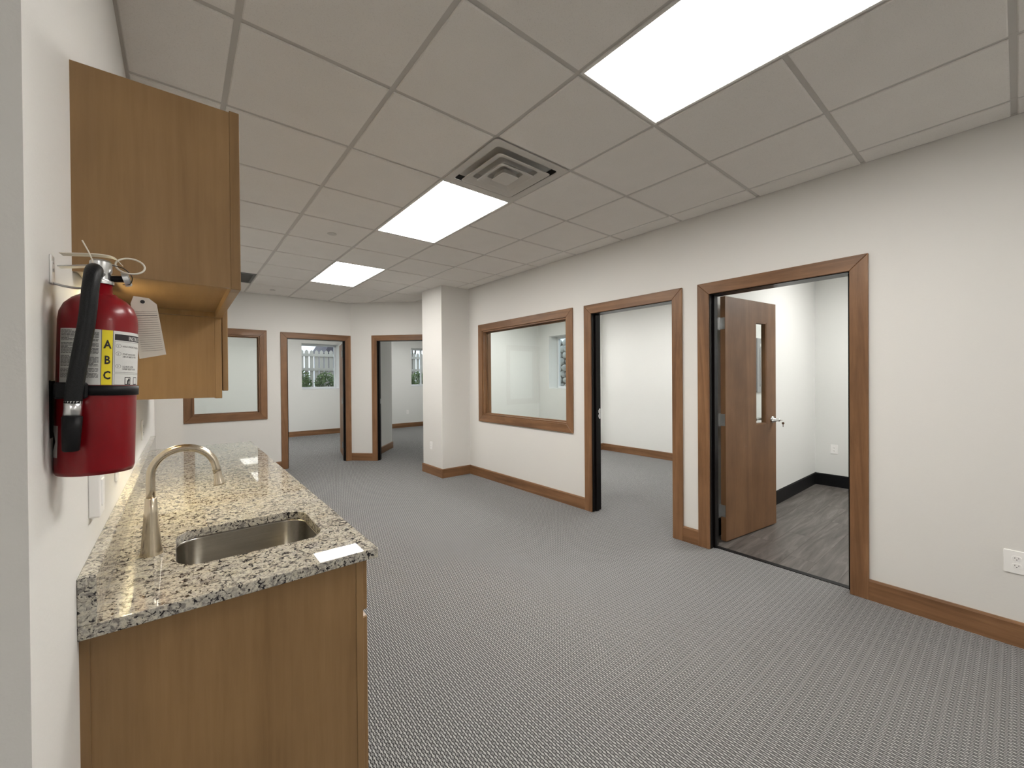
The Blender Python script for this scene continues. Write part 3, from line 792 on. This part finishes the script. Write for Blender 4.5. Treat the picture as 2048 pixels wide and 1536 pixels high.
outlet((OX, 1.495, .486), RT, 'white duplex outlet on the storage room end wall above the black base', .075, .118)
outlet((5.352, OY, .452), (0, 0, 0), 'white duplex outlet on the exterior wall of the office behind the angled wall', .075, .118)
LT = (0, 0, R(90))
outlet((LX, 1.436, 1.158), LT, 'thick white switch plate above the backsplash below the fire extinguisher', .082, .112, 'rocker', .020)
outlet((LX, 1.95, 1.150), LT, 'white outlet plate above the backsplash beside the faucet', .080, .115)
outlet((LX, 3.2, 1.150), LT, 'white outlet plate above the far part of the backsplash', .080, .115)

# ---------------------------------------------------------------- electrical panel in the storage room
ep = empty('electrical_panel', (4.82, 1.70, 1.27), 0, 'grey electrical panel on the storage room wall behind the open door', 'panel')
box('cabinet_box', -.19, .19, -.02, 0, 0, .56, GREYP, ep, bevel=.003)
dr = box('panel_door', -.13, .13, -.026, -.02, .06, .46, simple('grey_panel_door', (.36, .37, .38), .35), ep, bevel=.002)
box('latch', -.105, -.085, -.031, -.026, .235, .265, CHROME, dr)
box('paper_label', -.12, -.06, -.0268, -.026, .475, .50, PAPERW, dr) if False else box('paper_label', -.12, -.05, -.0212, -.0202, .475, .505, PAPERW, ep)

# ---------------------------------------------------------------- keys in the storage door lever
def key_obj(name, loc, rot, label):
    k = empty(name, loc, 0, label, 'key', rot=rot)
    bm = bmesh.new(); prism(bm, [(-.011, 0), (-.006, .008), (.006, .008), (.011, 0), (.010, -.008), (.003, -.014), (-.003, -.014), (-.010, -.008)], -.001, .001)
    obj('bow', bm, BRASSK, k)
    obj('blade', prism(bmesh.new(), [(-.0028, -.014), (.0028, -.014), (.0028, -.036), (0, -.040), (-.0028, -.036)], -.0008, .0008), BRASSK, k)
    return k
ang = R(-7.3)
def leafpt(x, y, z):
    return (3.665 + x * math.cos(ang) - y * math.sin(ang), 1.581 + x * math.sin(ang) + y * math.cos(ang), z)
key_obj('lock_key', leafpt(.775, -.080, 1.02), (R(90), 0, R(-10)), 'small dark key pushed into the lever lock of the storage door')
key_obj('hanging_key', leafpt(.778, -.094, .995), (0, 0, R(-50)), 'small dark key dangling below the lever of the storage door')

# ================================================================ fire extinguisher
ER_ = .0530
fe = empty('fire_extinguisher', (-.1115, 1.060, 1.585), 0, 'red fire extinguisher with black hose hanging on the kitchenette wall', 'fire extinguisher', rot=(0, R(1.6), 0))
Z0 = -.318
prof = [(0, Z0 + .006), (.040, Z0 + .004), (.0505, Z0 + .001), (ER_, Z0 + .010), (ER_, -.045), (.0515, -.030), (.046, -.015), (.036, -.003), (.026, .004), (.0225, .006), (.0225, .0075), (.0165, .0078), (.0165, .026), (0, .026)]
tank = obj('tank', lathe(bmesh.new(), prof, 64), RED, fe, smooth=True)
def cyl_patch(bm, th0, th1, z0, z1, r, n=24):
    for k in range(n):
        a, b = R(th0 + (th1 - th0) * k / n), R(th0 + (th1 - th0) * (k + 1) / n)
        bm.faces.new([bm.verts.new((r * math.cos(t), r * math.sin(t), z)) for t, z in ((a, z0), (b, z0), (b, z1), (a, z1))])
    return bm
LZ0, LZ1 = -.159, -.062
lab = obj('label', cyl_patch(bmesh.new(), -146, 60, LZ0, LZ1, ER_ + .0003, 60), PAPERW, fe, smooth=True)
obj('yellow_band', cyl_patch(bmesh.new(), -80, -65, LZ0, LZ1, ER_ + .0005, 8), YELLOW, lab, smooth=True)
def wrap_text(name, txt, th, z, size, mat, parent, r=ER_ + .0008, align='LEFT', bold=.012, sx=.74):
    """flat lettering bent round the tank; th is the angle of its left edge (or centre)"""
    cu = bpy.data.curves.new(name, 'FONT'); cu.body = txt; cu.size = size; cu.align_x = align; cu.resolution_u = 2; cu.offset = size * bold
    tmp = bpy.data.objects.new('tmp', cu); COL.objects.link(tmp)
    dg = bpy.context.evaluated_depsgraph_get(); me = bpy.data.meshes.new_from_object(tmp.evaluated_get(dg))
    bpy.data.objects.remove(tmp); bpy.data.curves.remove(cu)
    for v in me.vertices:
        a = R(th) + v.co.x * sx / r; zz = z + v.co.y; v.co = (r * math.cos(a), r * math.sin(a), zz)
    me.name = name; me.materials.clear(); me.materials.append(mat)
    o = bpy.data.objects.new(name, me); COL.objects.link(o); o.parent = parent; return o
for ch, zc in (('A', -.094), ('B', -.1215), ('C', -.1485)):
    wrap_text('class_letter', ch, -72.3, zc, .0200, INK, lab, align='CENTER', bold=.03, sx=.70)
obj('header_band', cyl_patch(bmesh.new(), -62, 58, -.0785, -.0675, ER_ + .0005, 40), INK, lab, smooth=True)
wrap_text('header_text', 'INSTRUCTIONS', -38, -.0768, .0098, PAPERW, lab)
for q, (a, b, z) in enumerate((('1', 'HOLD UPRIGHT. PULL PIN', -.0905), ('2', 'START BACK 8 FEET', -.1045), ('3', 'SQUEEZE LEVER', -.1270))):
    wrap_text('step_number', a, -57.5, z, .0052, GREYINK, lab); wrap_text('step_text', b, -49, z, .0042, GREYINK, lab)
    bm = bmesh.new(); n = 20; rr = ER_ + .0006
    for k in range(n):
        vs = []
        for w, kk in ((.0042, k), (.0042, k + 1), (.0038, k + 1), (.0038, k)):
            aa = 2 * math.pi * kk / n; th = R(-57.5) + (.0016 + w * math.cos(aa)) / rr; vs.append(bm.verts.new((rr * math.cos(th), rr * math.sin(th), z + .0019 + w * math.sin(aa) * .85)))
        bm.faces.new(vs)
    obj('step_ring', bm, GREYINK, lab)
wrap_text('step_text', 'AIM AT BASE OF FIRE', -49, -.1090, .0042, GREYINK, lab); wrap_text('step_text', 'SWEEP SIDE TO SIDE', -49, -.1315, .0042, GREYINK, lab)
def frame_patch(th0, th1, z0, z1, w=.0004):
    bm = bmesh.new(); r = ER_ + .0006; dw = math.degrees(w / r)
    cyl_patch(bm, th0, th1, z0, z0 + w, r, 16); cyl_patch(bm, th0, th1, z1 - w, z1, r, 16); cyl_patch(bm, th0, th0 + dw, z0, z1, r, 1); cyl_patch(bm, th1 - dw, th1, z0, z1, r, 1); return bm
obj('label_border', frame_patch(-62, 30, -.1365, -.0805), GREYINK, lab); obj('label_border', frame_patch(-62, 30, -.1585, -.1385), GREYINK, lab)
bm = frame_patch(-44, -32, -.158, -.1445, .0012); cyl_patch(bm, -39, -36, -.158, -.150, ER_ + .0006, 2); cyl_patch(bm, -37, -34, -.152, -.147, ER_ + .0006, 2)
obj('pictogram', bm, INK, lab)
bm = frame_patch(-24, -12, -.158, -.1445, .0012); obj('pictogram', bm, INK, lab)
bm = cyl_patch(bmesh.new(), -81, -80.2, LZ0, LZ1, ER_ + .0006, 1); cyl_patch(bm, -64.8, -64, LZ0, LZ1, ER_ + .0006, 1)
obj('label_rule', bm, GREYINK, lab)
bm = bmesh.new(); rnd = random.Random(3)
for c0, c1 in ((-143, -116), (-112, -84)):
    z = LZ1 - .004; par = 0
    while z > LZ0 + .012:
        e = c1 if par % 6 else c1 - rnd.uniform(4, 14)
        x = c0
        while x < e - 1:
            L = min(rnd.uniform(3, 8), e - x); cyl_patch(bm, x, x + L, z, z + .0011, ER_ + .0006, 2); x += L + .7
        z -= .0021; par += 1
        if par % 9 == 0: z -= .003
obj('fine_print', bm, GREYINK, lab)
tag(bpy.data.objects['fine_print'], kind='stuff')

# strap, bracket
st = obj('strap', lathe(bmesh.new(), [(ER_ + .0004, -.1775), (ER_ + .003, -.1770), (ER_ + .003, -.1605), (ER_ + .0004, -.160)], 56), BLACKRUB, fe, smooth=True)
obj('strap_buckle', abox(bmesh.new(), -.046, -.006, -.0625, -.047, -.183, -.155), BLACKRUB, fe, bevel=.003)
obj('wall_bracket', abox(bmesh.new(), -.0565, -.0535, -.030, .030, -.262, -.152), BLACKRUB, fe, bevel=.001)
# hazard sticker low on the tank
bm = cyl_patch(bmesh.new(), -168, -146, -.285, -.230, ER_ + .0004, 6); stk = obj('sticker', bm, PAPERW, fe)
bm = bmesh.new(); r = ER_ + .0007
bm.faces.new([bm.verts.new((r * math.cos(R(t)), r * math.sin(R(t)), z)) for t, z in ((-164, -.275), (-152, -.2575), (-164, -.240), (-168, -.2575))]); obj('sticker_mark', bm, INK, stk)
# valve and levers
bm = bmesh.new(); lathe(bm, [(.0175, .026), (.0175, .033), (.0145, .034), (.0135, .045), (.0155, .050), (.0155, .066), (.012, .070), (0, .070)], 32)
vb = obj('valve_body', bm, CHROMEV, fe, smooth=True)
b = vb.modifiers.new('edge', 'EDGE_SPLIT'); b.split_angle = R(35)
obj('valve_collar', lathe(bmesh.new(), [(.0185, .0262), (.0185, .032), (.0165, .033), (.0165, .0262)], 32), CHROMEV, fe)
def strip(pts, w, th, direction):
    """bent flat bar following pts (list of xyz), width w across the given horizontal direction"""
    bm = bmesh.new(); d = Vector(direction).normalized() * w / 2; rows = []
    for p in pts: p = Vector(p); rows.append([bm.verts.new(p - d), bm.verts.new(p + d), bm.verts.new(p + d + Vector((0, 0, th))), bm.verts.new(p - d + Vector((0, 0, th)))])
    for A, B in zip(rows, rows[1:]):
        for k in range(4): bm.faces.new((A[k], A[(k + 1) % 4], B[(k + 1) % 4], B[k]))
    bm.faces.new(rows[0][::-1]); bm.faces.new(rows[-1]); return bm
obj('lower_handle', strip([(-.052, -.004, .046), (-.035, -.004, .050), (-.012, -.002, .056), (.010, 0, .056)], .020, .002, (.1, 1, 0)), CHROMEV, fe, bevel=.0006)
obj('upper_lever', strip(catmull([(-.050, -.006, .069), (-.028, -.004, .073), (0, -.002, .0775), (.018, 0, .0765), (.028, .002, .066)], 4), .020, .0018, (.1, 1, 0)), ZIP, fe, bevel=.0006)
# safety pin ring, tie and cord
ring = [(.040 + .0205 * math.cos(a) , -.004 + .006 * math.sin(a), .066 + .0155 * math.sin(a)) for a in [2 * math.pi * k / 36 for k in range(36)]]
obj('pin_ring', tube(bmesh.new(), ring, .0016, 10, closed=True), ZIP, fe, smooth=True)
obj('pin', tube(bmesh.new(), [(-.012, -.004, .063), (.022, -.004, .063)], .0016, 8), ZIP, fe)
obj('tamper_tie', tube(bmesh.new(), [(-.022, -.024, .096), (-.014, -.018, .078), (-.010, -.014, .066), (-.008, -.012, .052)], .0011, 8), ZIP, fe)
obj('tag_cord', tube(bmesh.new(), catmull([(.016, -.010, .062), (.032, -.012, .058), (.043, -.008, .045), (.040, -.004, .032), (.030, -.002, .030)], 6), .0008, 8), INK, fe)
# pressure gauge on the side
bm = lathe(bmesh.new(), [(0, 0), (.0135, 0), (.0135, .008), (.011, .010), (0, .010)], 28); bmesh.ops.rotate(bm, verts=bm.verts[:], matrix=Matrix.Rotation(R(72), 3, 'Y')); bmesh.ops.translate(bm, verts=bm.verts[:], vec=(.030, .004, .040))
obj('pressure_gauge', bm, CHROMEV, fe)
bm = tube(bmesh.new(), [(.012, 0, .038), (.031, .003, .041)], .006, 14); obj('gauge_stem', bm, BLACKRUB, fe)
# hose and nozzle
hp = catmull([(-.006, -.014, .040), (-.004, -.034, .045), (-.004, -.054, .036), (-.005, -.064, .008), (-.008, -.067, -.05), (-.015, -.069, -.115), (-.020, -.070, -.165), (-.0215, -.070, -.19)], 8)
obj('hose', tube(bmesh.new(), hp, .0112, 18), BLACKHOSE, fe, smooth=True)
obj('hose_ferrule', tube(bmesh.new(), [(-.0213, -.070, -.186), (-.0215, -.070, -.199), (-.022, -.070, -.212)], [.0112, .0108, .0112], 20), CHROMEV, fe, smooth=True)
obj('nozzle', tube(bmesh.new(), [(-.022, -.070, -.212), (-.0222, -.070, -.235), (-.0225, -.070, -.268), (-.0225, -.070, -.270)], [.0125, .0120, .0105, .0085], 20), BLACKRUB, fe, smooth=True)
obj('swivel_elbow', tube(bmesh.new(), [(0, -.004, .043), (-.006, -.022, .044)], .0095, 18), CHROMEV, fe, smooth=True)
# inspection tag
tg = obj('inspection_tag', prism(bmesh.new(), [(-.021, -.118), (.021, -.113), (.019, -.012), (.008, .0), (-.014, .004), (-.020, -.010)], -.0003, .0003), MANILA, fe)
tg.location = (.058, .020, .012); tg.rotation_euler = (R(4), R(-9), R(10))
bm = bmesh.new()
for k in range(19):
    z = -.026 - k * .0043; abox(bm, -.016, .017, -.0006, -.0004, z, z + (.0012 if k == 2 else .0005))
obj('tag_print', bm, GREYINK, tg)
obj('tag_eyelet', tube(bmesh.new(), [(-.002, -.0006, -.007), (-.002, .0006, -.007)], .0035, 14), INK, tg)

# wall hook
hk = empty('wall_hook', (LX, 1.055, 1.63), 0, 'small white screw-on wall hook behind the fire extinguisher valve', 'hook')
box('hook_plate', 0, .003, -.012, .012, -.028, .022, WHITEPL, hk, bevel=.001)
for zz in (-.004, .010): obj('screw', tube(bmesh.new(), [(.002, 0, zz), (.0045, 0, zz)], .003, 10), WHITEMET, hk)
obj('hook_arm', tube(bmesh.new(), catmull([(.002, 0, -.026), (.020, 0, -.030), (.036, .002, -.030), (.0465, .004, -.022)], 5), .002, 8), CHROMEV, hk, smooth=True)

# ================================================================ outdoors
gr = box('ground', -3, 16, OY + .38, 24, .2, .3, SOIL); tag(gr, kind='structure')
gr2 = box('ground', OX + .38, 16, -2, OY + .38, .2, .3, SOIL); tag(gr2, kind='structure')
fn = empty('picket_fence', (1.0, 13.6, .3), 0, 'weathered grey wooden picket fence seen through the far office window', 'fence')
pk = None
for k in range(56):
    if pk is None:
        pk = obj('picket', prism(bmesh.new(), [(0, 0), (.105, 0), (.105, 2.02), (.0525, 2.07), (0, 2.02)], 0, .02), FENCE, fn)
    else: o = pk.copy(); COL.objects.link(o); o.parent = fn; o.location = (k * .142, 0, random.uniform(-.01, .01))
for z in (.35, 1.42, 1.86): box('fence_rail', 0, 8, -.04, 0, z, z + .085, FENCE, fn)
def shrub(loc, rx, rz, n, seed, label, grp):
    rr = random.Random(seed); s = empty('shrub', loc, 0, label, 'shrub', grp); bm = bmesh.new()
    for k in range(n):
        a, b, q = rr.uniform(0, 6.283), rr.uniform(-1, 1), rr.uniform(.45, 1) ** .5
        ca, sa = math.cos(a), math.sin(a); e = (1 - abs(b) ** 8.0)
        p = Vector(((rx - .035) * q * math.copysign(abs(ca) ** .5, ca) * e, rx * .6 * q * sa * e, rz * (1 + q * b * .95) * .51))
        d1 = Vector((rr.uniform(-1, 1), rr.uniform(-1, 1), rr.uniform(-.3, 1))).normalized(); d2 = d1.orthogonal().normalized()
        L, w = rr.uniform(.05, .10), rr.uniform(.02, .035)
        bm.faces.new([bm.verts.new(p), bm.verts.new(p + d1 * L * .5 + d2 * w), bm.verts.new(p + d1 * L), bm.verts.new(p + d1 * L * .5 - d2 * w)])
    obj('foliage', bm, LEAF, s); bm = bmesh.new()
    for k in range(7): tube(bm, [(0, 0, 0), (rx * .4 * math.cos(k), rx * .3 * math.sin(k), rz * .7)], .01, 5)
    obj('stems', bm, SOIL, s)
for k, (x, h) in enumerate(((2.68, 1.43), (3.42, 1.38), (4.16, 1.42), (5.64, 1.45), (6.38, 1.40), (7.12, 1.44))):
    shrub((x, 12.9, .3), .325, h, 2000, 20 + k, 'leafy green shrub by the fence outside the %s office window' % ('far' if k < 3 else 'angled-wall'), 'shrubs outside the %s office' % ('far' if k < 3 else 'angled-wall'))
# bare trees beyond the fence
def tree(loc, seed, label):
    rr = random.Random(seed); T = empty('bare_tree', loc, 0, label, 'tree', 'bare trees beyond the fence'); bm = bmesh.new()
    def branch(p, d, L, r, lev):
        q = p + d * L; tube(bm, [p, p + d * L * .5 + Vector((rr.uniform(-.05, .05), 0, 0)), q], [r, r * .85, r * .65], 6)
        if lev:
            for _ in range(3):
                nd = (d + Vector((rr.uniform(-.7, .7), rr.uniform(-.5, .5), rr.uniform(-.1, .5)))).normalized(); branch(q, nd, L * .68, r * .6, lev - 1)
    branch(Vector((0, 0, 0)), Vector((0, 0, 1)), 1.5, .07, 4)
    obj('branches', bm, simple('bark_%d' % seed, (.10, .085, .07), .9), T)
for k, (x, y) in enumerate(((7.3, 15.2), (10.6, 15.6), (13.8, 16.5))): tree((x, y, .3), 60 + k, 'slender leafless tree standing beyond the picket fence')
# neighbouring house corner
nh = empty('neighbour_house', (4.75, 18.5, .3), 0, 'dark gable of a neighbouring house rising over the fence', 'house')
box('house_wall', .15, 3.4, 0, 2, 0, 2.3, simple('house_siding', (.22, .20, .22), .8), nh)
obj('house_roof', prism(bmesh.new(), [(0, 2.25), (3.6, 2.25), (3.2, 3.1), (.3, 2.75)], -.2, 2.2), ROOF, nh)
# stone retaining wall outside the side office window
swl = empty('stone_wall', (OX + 1.25, 6.9, .3), 0, 'pale rounded fieldstone retaining wall outside the side office window', 'wall')
stones = []
for q in range(4):
    bm = bmesh.new(); bmesh.ops.create_icosphere(bm, subdivisions=2, radius=.1); rr = random.Random(90 + q)
    for v in bm.verts: v.co *= rr.uniform(.86, 1.12)
    for f in bm.faces: f.smooth = True
    me = bpy.data.meshes.new('stone'); bm.to_mesh(me); bm.free(); me.materials.append(STONE); stones.append(me)
for r_ in range(13):
    for c2 in range(12):
        o = bpy.data.objects.new('stone', random.choice(stones)); COL.objects.link(o); o.parent = swl
        o.location = (random.uniform(-.03, .03), -1.1 + c2 * .2 + (r_ % 2) * .1 + random.uniform(-.02, .02), .09 + r_ * .165); o.rotation_euler = (random.uniform(0, 6), random.uniform(0, 6), random.uniform(0, 6))
        o.scale = (.9, random.uniform(.95, 1.15), random.uniform(.8, .95))
box('fill', .05, .4, -1.3, 1.5, 0, 2.1, SOIL, swl)
